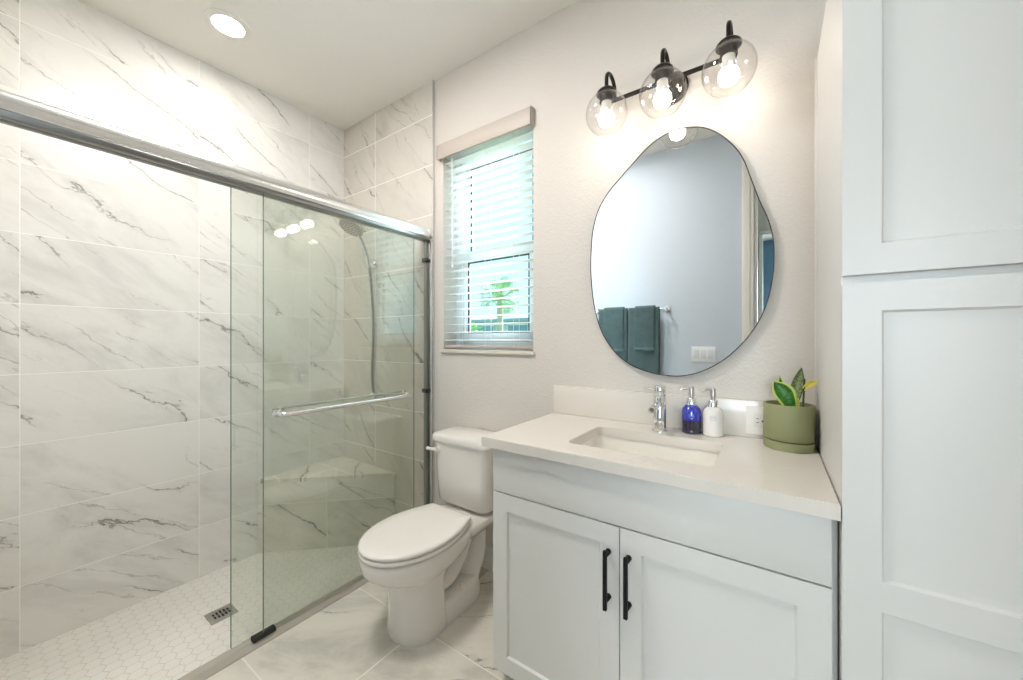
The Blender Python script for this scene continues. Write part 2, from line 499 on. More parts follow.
# baseboards
def baseboard(name, x0, x1, y, sgn):
    bm = BM()
    prof = [(0, 0), (0.014, 0), (0.014, 0.095), (0.010, 0.105), (0.010, 0.112), (0.005, 0.121), (0, 0.121)]
    loft(bm, [[(x, y - sgn * p, z) for p, z in prof] for x in (x0, x1)])
    return struct(name, bm, M['white_trim'])
baseboard('baseboard_back', XT + 0.008, -0.806, D, 1)
baseboard('baseboard_front', XT + 0.01, DX0 - 0.08, YF, -1)
# hall and bedroom beyond the door (seen in the mirror)
struct('floor_hall', bx(-2.2, 2.4, -3.9, YF - 0.12, -0.1, 0), M['wood_floor'])
struct('ceiling_hall', bx(-2.2, 2.4, -3.9, YF - 0.12, H, H + 0.1), M['ceiling'])
bm = BM(); box(bm, -2.2, -0.085, -0.90, -0.80, 0, H); box(bm, -0.085, 1.7, -0.90, -0.80, 2.13, H); box(bm, 1.7, 2.4, -0.90, -0.80, 0, H)
struct('wall_hall', bm, M['hall_wall'])
bm = BM(); box(bm, -0.085 - 0.008, -0.085 + 0.02, -0.91, -0.785, 0, 2.13, 0.003); box(bm, -0.085, 1.7, -0.91, -0.785, 2.11, 2.14, 0.003)
struct('door_2', bm, M['white_trim'])
struct('wall_bedroom', bx(-2.2, 2.4, -4.0, -3.9, 0, H), M['blue_wall'])
bm = BM(); box(bm, -2.3, -2.2, -4.0, YF - 0.12, 0, H); box(bm, 2.4, 2.5, -4.0, YF - 0.12, 0, H)
struct('wall_bedroom_side', bm, M['blue_wall'])

bm = BM()
for (a0, a1, c0, c1) in ((0.17, 0.245, 0.77, 2.33), (1.655, 1.73, 0.77, 2.33), (0.245, 1.655, 0.77, 0.845), (0.245, 1.655, 2.255, 2.33)): box(bm, a0, a1, -3.9, -3.84, c0, c1, 0.004)
struct('added_window', bm, M['white_trim'])  # window frame added out of view around the daylight fill
# ------------------------------------------------------------------ window
YW = D + 0.105
bm = BM()
fw = 0.05
box(bm, WX0, WX0 + fw, YW, YW + 0.07, WZ0, WZ1, 0.003); box(bm, WX1 - fw, WX1, YW, YW + 0.07, WZ0, WZ1, 0.003)
box(bm, WX0 + fw, WX1 - fw, YW, YW + 0.07, WZ1 - 0.06, WZ1, 0.003); box(bm, WX0 + fw, WX1 - fw, YW, YW + 0.07, WZ0, WZ0 + 0.045, 0.003)
win = struct('window_1', bm, M['vinyl'])
def sash(name, z0, z1, y, s, rail0, rail1):
    x0, x1 = WX0 + fw, WX1 - fw
    bm = BM()
    box(bm, x0, x0 + s, y, y + 0.032, z0, z1, 0.003); box(bm, x1 - s, x1, y, y + 0.032, z0, z1, 0.003)
    box(bm, x0 + s, x1 - s, y, y + 0.032, z0, z0 + rail0, 0.003); box(bm, x0 + s, x1 - s, y, y + 0.032, z1 - rail1, z1, 0.003)
    f = obj(name, bm, M['vinyl'], win)
    bm = BM(); a, b, c, d = x0 + s, x1 - s, z0 + rail0, z1 - rail1
    t = 0.009
    box(bm, a, a + t, y + 0.004, y + 0.014, c, d); box(bm, b - t, b, y + 0.004, y + 0.014, c, d)
    box(bm, a, b, y + 0.004, y + 0.014, d - t, d); box(bm, a, b, y + 0.004, y + 0.014, c, c + t * 0.6)
    obj('gasket', bm, M['gasket'], f, smooth=False)
    obj('pane', bx(a, b, y + 0.012, y + 0.017, c, d), M['pane'], f, smooth=False)
sash('upper_sash', 1.672, WZ1 - 0.06, YW + 0.034, 0.034, 0.03, 0.03)
sash('lower_sash', WZ0 + 0.045, 1.712, YW + 0.002, 0.040, 0.05, 0.045)
bm = BM(); box(bm, WX0 - 0.012, WX1 + 0.012, D - 0.014, YW, WZ0 - 0.018, WZ0 + 0.002, 0.004)
struct('window_sill', bm, M['sill'])

# blinds
bl = thing('window_blind', (-1.26, D + 0.03, 2.29), 'white horizontal slat blind hanging in the window', 'blind')
bm = BM(); box(bm, WX0 - 0.026, WX1 + 0.008, D - 0.030, D - 0.018, 2.250, 2.335, 0.003)
box(bm, WX1 - 0.002, WX1 + 0.008, D - 0.030, D - 0.0005, 2.250, 2.335, 0.002); box(bm, WX0 - 0.026, WX0 - 0.016, D - 0.030, D - 0.0005, 2.250, 2.335, 0.002)
obj('valance', bm, M['valance'], bl)
obj('head_rail', bx(WX0 + 0.004, WX1 - 0.004, D + 0.004, D + 0.05, 2.268, 2.318, 0.003), M['blind'], bl)
bm = BM()
z = 1.206; tilt = R(0)
while z < 2.25:
    rings = []
    for x in (WX0 + 0.006, WX1 - 0.006):
        rg = []
        for k in range(9):
            t = -1 + 2 * k / 8
            yy = t * 0.024; zz = 0.0025 * (1 - t * t)
            rg.append((x, D + 0.030 + yy * math.cos(tilt), z + zz + yy * math.sin(tilt) + 0.0013))
        for k in range(8, -1, -1):
            t = -1 + 2 * k / 8
            yy = t * 0.024; zz = 0.0025 * (1 - t * t)
            rg.append((x, D + 0.030 + yy * math.cos(tilt), z + zz + yy * math.sin(tilt) - 0.0013))
        rings.append(rg)
    loft(bm, rings); z += 0.0445
obj('slats', bm, M['blind'], bl, ang=60)
obj('bottom_rail', bx(WX0 + 0.006, WX1 - 0.006, D + 0.006, D + 0.054, 1.163, 1.180, 0.004), M['valance'], bl)
for x in (WX0 + 0.12, -1.26, WX1 - 0.12):
    bm = BM()
    for yy in (D + 0.004, D + 0.056): tube(bm, [(x, yy, 1.17), (x, yy, 2.27)], 0.0012, 6)
    obj('ladder_cord', bm, M['cord'], bl)
bm = BM(); tube(bm, [(WX0 + 0.075, D - 0.006, 2.25), (WX0 + 0.077, D - 0.006, 1.62)], 0.004, 8)
obj('tilt_wand', bm, M['cord'], bl)

# ------------------------------------------------------------------ outside: lawn, house, palm, bushes
struct('ground_outside', bx(-70, 30, 2.5, 80, -0.5, -0.3), M['lawn'])
hs = thing('neighbour_house', (-16, 27, -0.3), 'pale neighbouring house with grey green roof seen through the window', 'house')
obj('wall', bx(-30, -5.5, 24, 34, -0.3, 2.72), M['house_wall'], hs, smooth=False)
bm = BM(); loft(bm, [[(-31, 23.3, 2.62), (-4.8, 23.3, 2.62), (-4.8, 34.7, 2.62), (-31, 34.7, 2.62)], [(-31, 23.3, 2.86), (-4.8, 23.3, 2.86), (-4.8, 34.7, 2.86), (-31, 34.7, 2.86)], [(-26, 28, 3.5), (-10, 28, 3.5), (-10, 30, 3.5), (-26, 30, 3.5)]])
obj('roof', bm, M['house_roof'], hs, smooth=False)
for x0 in (-20.3, -17.0, -14.4):
    f = obj('window', bx(x0 - 0.1, x0 + 1.9, 23.93, 24.0, 0.9, 2.45), M['vinyl'], hs, smooth=False)
    obj('pane', bx(x0, x0 + 1.8, 23.9, 23.94, 1.0, 2.35), M['house_glass'], f, smooth=False)
pal = thing('palm_tree', (-9.70, 13.0, -0.3), 'fan palm growing outside beyond the window glass', 'tree')
bm = BM(); tube(bm, [(-9.70, 13, -0.3), (-9.68, 13, 1.4), (-9.66, 13, 2.95)], [0.17, 0.14, 0.13], 12)
obj('trunk', bm, M['bark'], pal)
bm = BM(); rnd = random.Random(3)
for i in range(58):
    az = rnd.uniform(0, 2 * PI); el = rnd.uniform(-0.7, 1.35)
    L = rnd.uniform(0.45, 0.75)
    d = Vector((math.cos(az) * math.cos(el), math.sin(az) * math.cos(el), math.sin(el)))
    c = Vector((-9.66, 13, 3.0)); tip = c + d * L
    tube(bm, [c, tip], 0.012, 5)
    a, b = frame_for(d)
    for k in range(13):
        th = -1.2 + 2.4 * k / 12
        dd = (d * math.cos(th) + a * math.sin(th)).normalized()
        e = tip + dd * (0.42 - 0.1 * abs(th)) + Vector((0, 0, -0.12)); w = dd.cross(b).normalized() * 0.016
        vs = [bm.verts.new(p) for p in (tip, tip + dd * 0.28 + w, e, tip + dd * 0.28 - w)]
        bm.faces.new(vs)
obj('fronds', bm, M['frond'], pal, smooth=False)
def bush(cx, cy, r, h, lab, seed):
    rn = random.Random(seed); bm = BM()
    for i in range(420):
        a = rn.uniform(0, 2 * PI); t = rn.uniform(0.05, 1); rr = r * math.sqrt(rn.random()) * (1.1 - 0.5 * t * t)
        p = Vector((cx + rr * math.cos(a), cy + rr * math.sin(a), -0.3 + h * t))
        n = Vector((rn.gauss(0, 1), rn.gauss(0, 1), rn.gauss(0.6, 1))).normalized(); u, v = frame_for(n)
        s = 0.10
        bm.faces.new([bm.verts.new(p + q) for q in (u * s, v * s * 0.5, -u * s, -v * s * 0.5)])
    o = obj('garden_bush', bm, M['bush'], None, (cx, cy, -0.3), False)
    tag(o, lab, 'bush', 'bushes outside the window')
bush(-9.95, 11.4, 0.72, 2.2, 'leafy green bush outside, left of the palm trunk', 1)
bush(-9.0, 14.6, 0.7, 1.25, 'low green bush outside, right of and behind the palm trunk', 2)

# ================================================================== shower
# bench in the corner
bA, bB = Vector((XL, 0.988, 0)), Vector((-1.991, D - 0.011, 0))
be = thing('shower_bench', ((bA.x + bB.x + XL) / 3, 1.36, ZS), 'triangular marble tiled corner bench built into the shower', 'bench')
bm = BM(); loft(bm, [[(XL + .001, 0.988, ZS), (-1.991, D - 0.012, ZS), (XL + .001, D - 0.012, ZS)], [(XL + .001, 0.988, 0.335), (-1.991, D - 0.012, 0.335), (XL + .001, D - 0.012, 0.335)]])
obj('base', bm, M['tile_bench'], be, smooth=False)
n = Vector((bB - bA)); L = n.length; ux = n.normalized(); nz = ux.cross(Vector((0, 0, 1)))
o = plane_tile('front_tiles', M['tile_bench'], -0.395, L - 0.395, ZS - 0.2, 0.335 - 0.2, 0.004, ux, (0, 0, 1), (0, 0, 0))
mw = o.matrix_world.copy(); mw.translation = Vector((XL, 0.988, 0.2)) + ux * 0.395 + nz * 0.005
o.parent = be; o.matrix_world = mw; o.location = mw.translation - be.location
bm = BM(); e = nz * 0.016
loft(bm, [[(XL + .001, 0.988 - 0.02, z), (-1.991 + 0.02, D - 0.012, z), (XL + .001, D - 0.012, z)] for z in (0.334, 0.356)])
bev = obj('bench_top', bm, M['tile_bench'], be, smooth=False)

# drain
dr = thing('shower_drain', (-2.145, 0.667, ZS), 'square brushed nickel drain grate set in the hexagon mosaic', 'drain')
obj('plate', bx(-2.196, -2.094, 0.614, 0.720, ZS, ZS + 0.004, 0.0015), M['nickel'], dr)
bm = BM()
for i in range(5):
    yy = 0.667 - 0.028 + 0.014 * i; hl = 0.030 - 0.004 * abs(i - 2)
    box(bm, -2.145 - hl, -2.145 - 0.003, yy - 0.004, yy + 0.004, ZS + 0.0035, ZS + 0.0046)
    box(bm, -2.145 + 0.003, -2.145 + hl, yy - 0.004, yy + 0.004, ZS + 0.0035, ZS + 0.0046)
obj('grate_slots', bm, M['slot'], dr, smooth=False)

# top rail (one continuous rounded header)
bm = BM()
prof = []
for k in range(28):
    a = 2 * PI * k / 28
    ca, sa = math.cos(a), math.sin(a)
    prof.append((0.032 * math.copysign(abs(ca) ** 0.8, ca), 0.032 * math.copysign(abs(sa) ** 0.75, sa)))
ZR = 1.838
rings = [[(XG + px, YF + 0.012, ZR + pz) for px, pz in prof]]
for y, s in ((D - 0.075, 1.0), (D - 0.045, 0.985), (D - 0.027, 0.93), (D - 0.0125, 0.80)):
    rings.append([(XG + px * s, y, ZR + pz * s) for px, pz in prof])
loft(bm, rings)
rail = thing('shower_door_rail', (XG, 0.7, ZR), 'polished chrome rounded header rail across the top of the shower', 'rail')
obj('header_tube', bm, M['header'], rail, ang=50)
bm = BM(); box(bm, XG - 0.030, XG - 0.003, YF + 0.012, D - 0.015, ZR - 0.044, ZR - 0.026, 0.002); box(bm, XG + 0.003, XG + 0.028, YF + 0.012, D - 0.015, ZR - 0.044, ZR - 0.026, 0.002)
obj('roller_channel', bm, M['dark_metal'], rail)
# wall channel
ch = thing('shower_wall_channel', (XG, D - 0.02, 0.9), 'slim metal upright channel where shower glass meets the wall', 'channel')
bm = BM(); box(bm, XG - 0.022, XG + 0.020, D - 0.030, D - 0.0115, 0.026, ZR - 0.045, 0.001)
obj('channel_face', bm, M['dark_metal'], ch)
obj('channel_trim', bx(XG + 0.020, XG + 0.035, D - 0.026, D - 0.0115, 0.026, ZR - 0.034, 0.001), M['satin'], ch)
for z in (1.681, 0.909):
    obj('bumper', bx(XG - 0.024, XG + 0.026, D - 0.044, D - 0.031, z - 0.012, z + 0.012, 0.003), M['rubber'], ch)
# bottom track and guide
tr = thing('shower_door_track', (XG, 0.7, 0), 'low satin metal threshold track along the shower edge', 'track')
bm = BM()
prof = [(-1.704, -0.001), (-1.704, 0.014), (-1.701, 0.024), (-1.690, 0.026), (-1.668, 0.022), (-1.653, 0.006), (-1.651, -0.001)]
loft(bm, [[(x, y, z) for x, z in prof] for y in (YF + 0.012, D - 0.012)])
obj('threshold', bm, M['track'], tr, smooth=False)
gd = tag(obj('door_guide', bx(XG - 0.005, XG + 0.024, 0.618, 0.700, 0.024, 0.040, 0.002), M['rubber'], None, (XG, 0.658, 0.024)), 'small black guide block on the track at the foot of the glass', 'guide')

def shower_door(name, x, y0, y1, bar_side, label):
    t = thing(name, (x, (y0 + y1) / 2, 0.03), label, 'shower door')
    obj('glass_panel', bx(x - 0.003, x + 0.003, y0, y1, 0.030, ZR - 0.046), M['shower_glass'], t, smooth=False)
    bm = BM(); box(bm, x - 0.0032, x + 0.0032, y0 - 0.0016, y0 + 0.0002, 0.030, ZR - 0.046)
    box(bm, x - 0.0032, x + 0.0032, y1 - 0.0002, y1 + 0.001, 0.030, ZR - 0.046)
    obj('polished_edge', bm, M['glass_edge'], t, smooth=False)
    return t
outer = shower_door('outer_shower_door', XG + 0.014, 0.657, 1.518, 1, 'outer sliding glass shower door carrying a chrome towel bar')
inner = shower_door('inner_shower_door', XG - 0.016, 0.558, 1.446, -1, 'inner sliding glass shower door standing behind the barred door')
bxx = XG + 0.062
pth = smooth_path([(XG + 0.018, 0.703, 0.906), (XG + 0.045, 0.703, 0.906), (bxx, 0.722, 0.906), (bxx, 0.80, 0.906), (bxx, 1.25, 0.906), (bxx, 1.345, 0.906), (XG + 0.045, 1.364, 0.906), (XG + 0.018, 1.364, 0.906)], 6)
bm = BM(); tube(bm, pth, 0.0105, 14)
hb = obj('towel_bar', bm, M['chrome'], outer, ang=60)
for y in (0.703, 1.364):
    bm = BM(); tube(bm, [(XG + 0.017, y, 0.906), (XG + 0.026, y, 0.906)], 0.017, 20); obj('flange', bm, M['chrome'], hb)
pth = smooth_path([(XG - 0.020, 0.745, 0.915), (XG - 0.042, 0.745, 0.915), (XG - 0.052, 0.77, 0.915), (XG - 0.052, 1.36, 0.915), (XG - 0.042, 1.385, 0.915), (XG - 0.020, 1.385, 0.915)], 6)
bm = BM(); tube(bm, pth, 0.006, 10); obj('grip_bar', bm, M['chrome'], inner, ang=60)

# hand shower with bracket and hose on the tiled wall
yt = D - 0.011
shw = thing('hand_shower', (-2.2, yt, 1.74), 'chrome hand shower with round head and hanging hose on marble wall', 'shower head')
bm = BM(); tube(bm, [(-2.2, yt, 1.72), (-2.2, yt - 0.012, 1.72)], 0.028, 20); tube(bm, [(-2.2, yt - 0.01, 1.72), (-2.2, yt - 0.045, 1.725)], 0.013, 14)
obj('bracket', bm, M['chrome'], shw)
bm = BM(); tube(bm, smooth_path([(-2.2, yt - 0.045, 1.69), (-2.2, yt - 0.06, 1.76), (-2.2, yt - 0.09, 1.84), (-2.2, yt - 0.135, 1.915)], 5), 0.0125, 12)
obj('handle', bm, M['chrome'], shw)
hd = Vector((0, -0.50, -0.87)).normalized(); hc = Vector((-2.2, yt - 0.175, 1.925))
a, b = frame_for(hd)
bm = BM()
rings = []
for r, o_ in ((0.018, -0.034), (0.050, -0.022), (0.074, -0.006), (0.078, 0.004), (0.074, 0.010)):
    rings.append([hc + hd * o_ + a * (r * math.cos(2 * PI * k / 32)) + b * (r * math.sin(2 * PI * k / 32)) for k in range(32)])
loft(bm, rings)
sh_h = obj('head', bm, M['nickel'], shw)
bm = BM()
for ring, cnt in ((0.016, 6), (0.034, 12), (0.052, 18), (0.066, 24)):
    for k in range(cnt):
        c = hc + hd * 0.0095 + a * (ring * math.cos(2 * PI * k / cnt)) + b * (ring * math.sin(2 * PI * k / cnt))
        tube(bm, [c, c + hd * 0.003], 0.0032, 6)
obj('nozzles', bm, M['rubber'], sh_h)
bm = BM(); tube(bm, smooth_path([(-2.2, yt - 0.045, 1.70), (-2.199, yt - 0.030, 1.55), (-2.198, yt - 0.018, 1.35), (-2.203, yt - 0.016, 1.15), (-2.210, yt - 0.018, 0.98), (-2.200, yt - 0.016, 0.87), (-2.2, yt - 0.006, 0.84)], 8), 0.0085, 10)
obj('hose', bm, M['hose'], shw)
bm = BM(); tube(bm, [(-2.2, yt, 0.835), (-2.2, yt - 0.02, 0.835)], 0.022, 18)
obj('outlet_elbow', bm, M['chrome'], shw)

# ================================================================== toilet
CXT = -1.236
toi = thing('toilet', (CXT, 1.15, 0), 'white two piece toilet with elongated bowl and closed lid', 'toilet')
NR = 64
def egg(z, yf, yb, hw, ym, nb=2.6, nf=2.0, cx=CXT):
    pts = []
    for k in range(NR):
        a = 2 * PI * k / NR; c, s = math.cos(a), math.sin(a)
        if s < 0: pts.append((cx + hw * math.copysign(abs(c) ** (2 / nf), c), ym + (ym - yf) * math.copysign(abs(s) ** (2 / nf), s), z))
        else: pts.append((cx + hw * math.copysign(abs(c) ** (2 / nb), c), ym + (yb - ym) * abs(s) ** (2 / nb), z))
    return pts
bm = BM()
loft(bm, [egg(0.205, 0.985, 1.20, 0.090, 1.07, 3.4), egg(0.235, 0.948, 1.22, 0.110, 1.06, 3.2),
          egg(0.260, 0.900, 1.25, 0.132, 1.05, 3.0), egg(0.282, 0.866, 1.29, 0.151, 1.05, 2.8), egg(0.303, 0.842, 1.32, 0.166, 1.05, 2.6),
          egg(0.324, 0.830, 1.34, 0.1735, 1.05, 2.5), egg(0.360, 0.824, 1.35, 0.1765, 1.05, 2.5), egg(0.369, 0.827, 1.348, 0.1735, 1.05, 2.5), egg(0.372, 0.837, 1.34, 0.1645, 1.05, 2.5)])
bowl = obj('bowl', bm, M['porcelain'], toi, ang=70)
# front column
bm = BM()
def colr(z, yf, hw, yb): return egg(z, yf, yb, hw, 1.075, 9, 2.3)
loft(bm, [colr(0.000, 0.958, 0.117, 1.142), colr(0.010, 0.955, 0.120, 1.142), colr(0.05, 0.958, 0.115, 1.140), colr(0.12, 0.960, 0.109, 1.138), colr(0.19, 0.960, 0.107, 1.135), colr(0.230, 0.952, 0.111, 1.135), colr(0.254, 0.934, 0.121, 1.145), colr(0.275, 0.910, 0.136, 1.160)])
obj('column', bm, M['porcelain'], bowl, ang=40)
# rear deck under the tank
bm = BM()
def deck(z, x, y0, y1, r): return [(px, py, z) for px, py in rrect(CXT - x, CXT + x, y0, y1, r)]
loft(bm, [deck(0.280, 0.085, 1.20, 1.46, 0.04), deck(0.310, 0.112, 1.20, 1.50, 0.05), deck(0.342, 0.138, 1.18, 1.525, 0.05), deck(0.363, 0.144, 1.18, 1.53, 0.05), deck(0.369, 0.140, 1.18, 1.526, 0.05)])
obj('rear_deck', bm, M['porcelain'], bowl, ang=70)
# foot
bm = BM()
def foot(z, hw, yb, yf=1.04): return egg(z, yf, yb, hw, 1.28, 2.4, 6)
loft(bm, [foot(0.0, 0.112, 1.425), foot(0.012, 0.114, 1.43), foot(0.070, 0.106, 1.418), foot(0.088, 0.100, 1.41), foot(0.096, 0.088, 1.395)])
obj('foot', bm, M['porcelain'], bowl, ang=60)
# trapway: comes out behind the column, rises, turns over and drops to the floor
bm = BM()
pth = smooth_path([(CXT, 1.06, 0.24), (CXT, 1.13, 0.165), (CXT, 1.205, 0.150), (CXT, 1.275, 0.205), (CXT, 1.325, 0.285), (CXT, 1.385, 0.315), (CXT, 1.425, 0.265), (CXT, 1.415, 0.17), (CXT, 1.375, 0.09), (CXT, 1.355, 0.04)], 7)
tube(bm, pth, 0.052, 20, 1.62, 0.92)
obj('trapway', bm, M['porcelain'], bowl, ang=80)
for sx in (-1, 1):
    bm = BM(); lathe(bm, [(0.015, 0), (0.015, 0.012), (0.011, 0.022), (0.0, 0.025)], (CXT + sx * 0.094, 1.255, 0.090), 20)
    obj('bolt_cap', bm, M['stem_cap'], bowl)
# seat and lid
def seat_line(z, g):
    """elongated outline: round front, sides drawing in to a flat back; g grows it"""
    yf, ym, yb, hw, hb = 0.821 - g, 1.055, 1.280 + g, 0.177 + g, 0.128 + g
    pts = []
    K = 14
    for k in range(K + 1):
        a = PI + PI * k / K; pts.append((CXT + hw * math.cos(a), ym + (ym - yf) * math.sin(a), z))
    def side(t): return hw - (hw - hb) * t ** 1.9, ym + (yb - 0.018 - ym) * t
    right = [side(k / 10) for k in range(1, 11)]
    arc = [(hb - 0.014 + 0.014 * math.cos(R(q)), yb - 0.018 + 0.018 * math.sin(R(q))) for q in (25, 50, 75, 90)]
    rt = right + arc
    pts += [(CXT + x, y, z) for x, y in rt]
    pts += [(CXT, yb, z)]
    pts += [(CXT - x, y, z) for x, y in reversed(rt)]
    return pts
bm = BM(); loft(bm, [seat_line(0.371, -0.022), seat_line(0.3765, -0.012), seat_line(0.378, -0.003), seat_line(0.381, 0.0), seat_line(0.390, 0.001), seat_line(0.394, -0.002), seat_line(0.3955, -0.008)])
obj('seat', bm, M['seat'], toi, ang=60)
bm = BM()
def inner(z, f):
    return [(CXT + (x - CXT) * f, 1.04 + (y - 1.04) * f, z) for x, y, _ in seat_line(0, 0)]
loft(bm, [seat_line(0.3950, -0.018), seat_line(0.3985, -0.010), seat_line(0.4000, -0.002), seat_line(0.4025, 0.000), seat_line(0.4085, 0.001), seat_line(0.4140, -0.003), inner(0.4175, 0.93), inner(0.4193, 0.7), inner(0.4198, 0.2)])
lid = obj('lid', bm, M['seat'], toi, ang=60)
for sx in (-1, 1):
    bm = BM(); tube(bm, [(CXT + sx * 0.075 - 0.022, 1.296, 0.386), (CXT + sx * 0.075 + 0.022, 1.296, 0.386)], 0.013, 14)
    obj('hinge', bm, M['seat'], lid)
# tank
CT = -1.256
bm = BM()
def tk(z, x, y0, y1, r): return [(px, py, z) for px, py in rrect(CT - x, CT + x, y0, y1, r, 7)]
loft(bm, [tk(0.3705, 0.118, 1.40, 1.520, 0.04), tk(0.379, 0.146, 1.372, 1.528, 0.045), tk(0.400, 0.164, 1.354, 1.533, 0.045), tk(0.52, 0.173, 1.347, 1.536, 0.045), tk(0.686, 0.181, 1.342, 1.538, 0.045), tk(0.694, 0.181, 1.342, 1.538, 0.045)])
tank = obj('tank', bm, M['porcelain'], toi, ang=60)
bm = BM()
loft(bm, [tk(0.694, 0.184, 1.340, 1.540, 0.045), tk(0.697, 0.191, 1.332, 1.543, 0.045), tk(0.720, 0.192, 1.331, 1.543, 0.045), tk(0.730, 0.187, 1.337, 1.541, 0.045), tk(0.733, 0.175, 1.35, 1.53, 0.045)])
obj('tank_lid', bm, M['porcelain'], toi, ang=60)
bm = BM(); tube(bm, [(CT - 0.135, 1.347, 0.655), (CT - 0.135, 1.332, 0.655)], 0.014, 16)
tube(bm, [(CT - 0.133, 1.328, 0.655), (CT - 0.16, 1.320, 0.656), (CT - 0.186, 1.316, 0.658)], [0.009, 0.008, 0.0095], 10)
obj('flush_lever', bm, M['porcelain'], toi)

# ================================================================== vanity
VX0, VX1, VF, SPX = -0.800, 0.104, 1.035, -0.3515
van = thing('vanity_cabinet', ((VX0 + VX1) / 2, 1.29, 0), 'white shaker vanity cabinet with two doors below the sink counter', 'cabinet')
bm = BM(); box(bm, VX0 + 0.004, VX0 + 0.020, VF + 0.021, D - 0.001, 0.062, 0.835); box(bm, VX1 - 0.018, VX1 - 0.002, VF + 0.021, D - 0.001, 0.062, 0.835)
box(bm, VX0 + 0.02, VX1 - 0.018, VF + 0.021, D - 0.001, 0.062, 0.080); box(bm, VX0 + 0.02, VX1 - 0.018, D - 0.012, D - 0.001, 0.08, 0.835)
box(bm, VX0 + 0.02, VX1 - 0.018, VF + 0.021, VF + 0.037, 0.66, 0.835); box(bm, SPX - 0.02, SPX + 0.02, VF + 0.021, VF + 0.037, 0.08, 0.66)
box(bm, VX0 + 0.004, VX1 - 0.002, VF + 0.09, D - 0.001, 0, 0.062)
obj('body', bm, M['cabinet_gap'], van, smooth=False)
obj('side_panel', bx(VX0, VX0 + 0.004, VF + 0.0205, D - 0.001, 0.0625, 0.834), M['cabinet'], van, smooth=False)
obj('filler_strip', bx(VX1 - 0.001, 0.1155, VF + 0.024, VF + 0.040, 0.0, 0.834), M['cabinet'], van, smooth=False)
obj('drawer_front', bx(VX0, VX1, VF, VF + 0.019, 0.684, 0.829, 0.0018), M['cabinet'], van)
def shaker(name, parent, x0, x1, z0, z1, y, stile=0.058, rails=None, mat=None):
    """five piece door: stiles and rails proud of a recessed flat panel"""
    mat = mat or M['cabinet']
    bm = BM()
    rails = rails or [(z0, z0 + stile), (z1 - stile, z1)]
    xa, xb = x0 + stile, x1 - stile
    # frame front as grid with holes
    zs = sorted({z for r in rails for z in r})
    t = 0.019
    box(bm, x0, xa, y, y + t, z0, z1); box(bm, xb, x1, y, y + t, z0, z1)
    for r0, r1 in rails: box(bm, xa, xb, y, y + t, r0, r1)
    bmesh.ops.remove_doubles(bm, verts=bm.verts[:], dist=1e-5)
    # recessed panels with a small cove
    rails = sorted(rails)
    for (a0, a1), (b0, b1) in zip(rails[:-1], rails[1:]):
        p0, p1 = a1, b0; e = 0.0045
        o_ = [(xa, y + 0.0006, p0), (xb, y + 0.0006, p0), (xb, y + 0.0006, p1), (xa, y + 0.0006, p1)]
        i_ = [(xa + e, y + 0.008, p0 + e), (xb - e, y + 0.008, p0 + e), (xb - e, y + 0.008, p1 - e), (xa + e, y + 0.008, p1 - e)]
        va = [bm.verts.new(p) for p in o_]; vb = [bm.verts.new(p) for p in i_]
        for k in range(4):
            l = (k + 1) % 4; bm.faces.new((va[k], va[l], vb[l], vb[k]))
        bm.faces.new(vb)
    me_o = obj(name, bm, mat, parent, smooth=False)
    return me_o
SP = -0.3515
d1 = shaker('door', van, VX0, SP - 0.0015, 0.066, 0.680, VF)
d2 = shaker('door', van, SP + 0.0015, VX1, 0.066, 0.680, VF)
def pull(parent, x, z0, z1, y):
    bm = BM(); box(bm, x - 0.0055, x + 0.0055, y - 0.034, y - 0.023, z0, z1, 0.002)
    for z in (z0 + 0.012 + 0.012, z1 - 0.012 - 0.002):
        tube(bm, [(x, y + 0.0005, z), (x, y - 0.026, z)], [0.0085, 0.0065], 14)
    return obj('handle', bm, M['black'], parent)
pull(d1, -0.3835, 0.452, 0.618, VF); pull(d2, -0.3255, 0.452, 0.618, VF)

# counter with the sink cut-out
ZC = 0.870
SX0, SX1, SY0, SY1 = -0.556, -0.130, 1.118, 1.398
def counter_mesh():
    bm = BM()
    x0, x1, y0, y1 = -0.834, 0.1155, 1.012, D - 0.001
    inner = rrect(SX0, SX1, SY0, SY1, 0.022, 6)
    outer_pts = [(x1, y1), (x0, y1), (x0, y0), (x1, y0)]
    for z, flip in ((ZC, False), (ZC - 0.033, True)):
        vi = [bm.verts.new((p[0], p[1], z)) for p in inner]
        vo = [bm.verts.new((p[0], p[1], z)) for p in outer_pts]
        q = len(inner) // 4
        for c in range(4):
            seg = vi[c * q:(c + 1) * q]
            for k in range(q - 1): bm.faces.new((vo[c], seg[k], seg[k + 1]))
            nx = vi[((c + 1) * q) % len(vi)]
            bm.faces.new((vo[c], seg[-1], nx, vo[(c + 1) % 4]))
        if flip: vib, vob = vi, vo
        else: vit, vot = vi, vo
    for k in range(len(inner)):
        l = (k + 1) % len(inner); bm.faces.new((vit[k], vit[l], vib[l], vib[k]))
    for k in range(4):
        l = (k + 1) % 4; bm.faces.new((vot[k], vot[l], vob[l], vob[k]))
    bmesh.ops.recalc_face_normals(bm, faces=bm.faces[:])
    es = [e for e in bm.edges if abs(e.calc_face_angle(0)) > 1.2 and max(v.co.z for v in e.verts) > ZC - 0.001 and min(v.co.z for v in e.verts) > ZC - 0.001]
    bmesh.ops.bevel(bm, geom=es, offset=0.0022, segments=2, affect='EDGES')
    return bm
ct = tag(obj('countertop', counter_mesh(), M['quartz'], None, (-0.36, 1.28, ZC - 0.033)), 'white quartz countertop with a rectangular sink cut out', 'countertop')
bs = tag(obj('backsplash', bx(-0.832, 0.1155, D - 0.021, D - 0.0005, ZC + 0.0003, 0.998, 0.002), M['quartz'], None, (-0.36, D - 0.01, ZC)), 'low white quartz backsplash standing along the counter wall', 'backsplash')
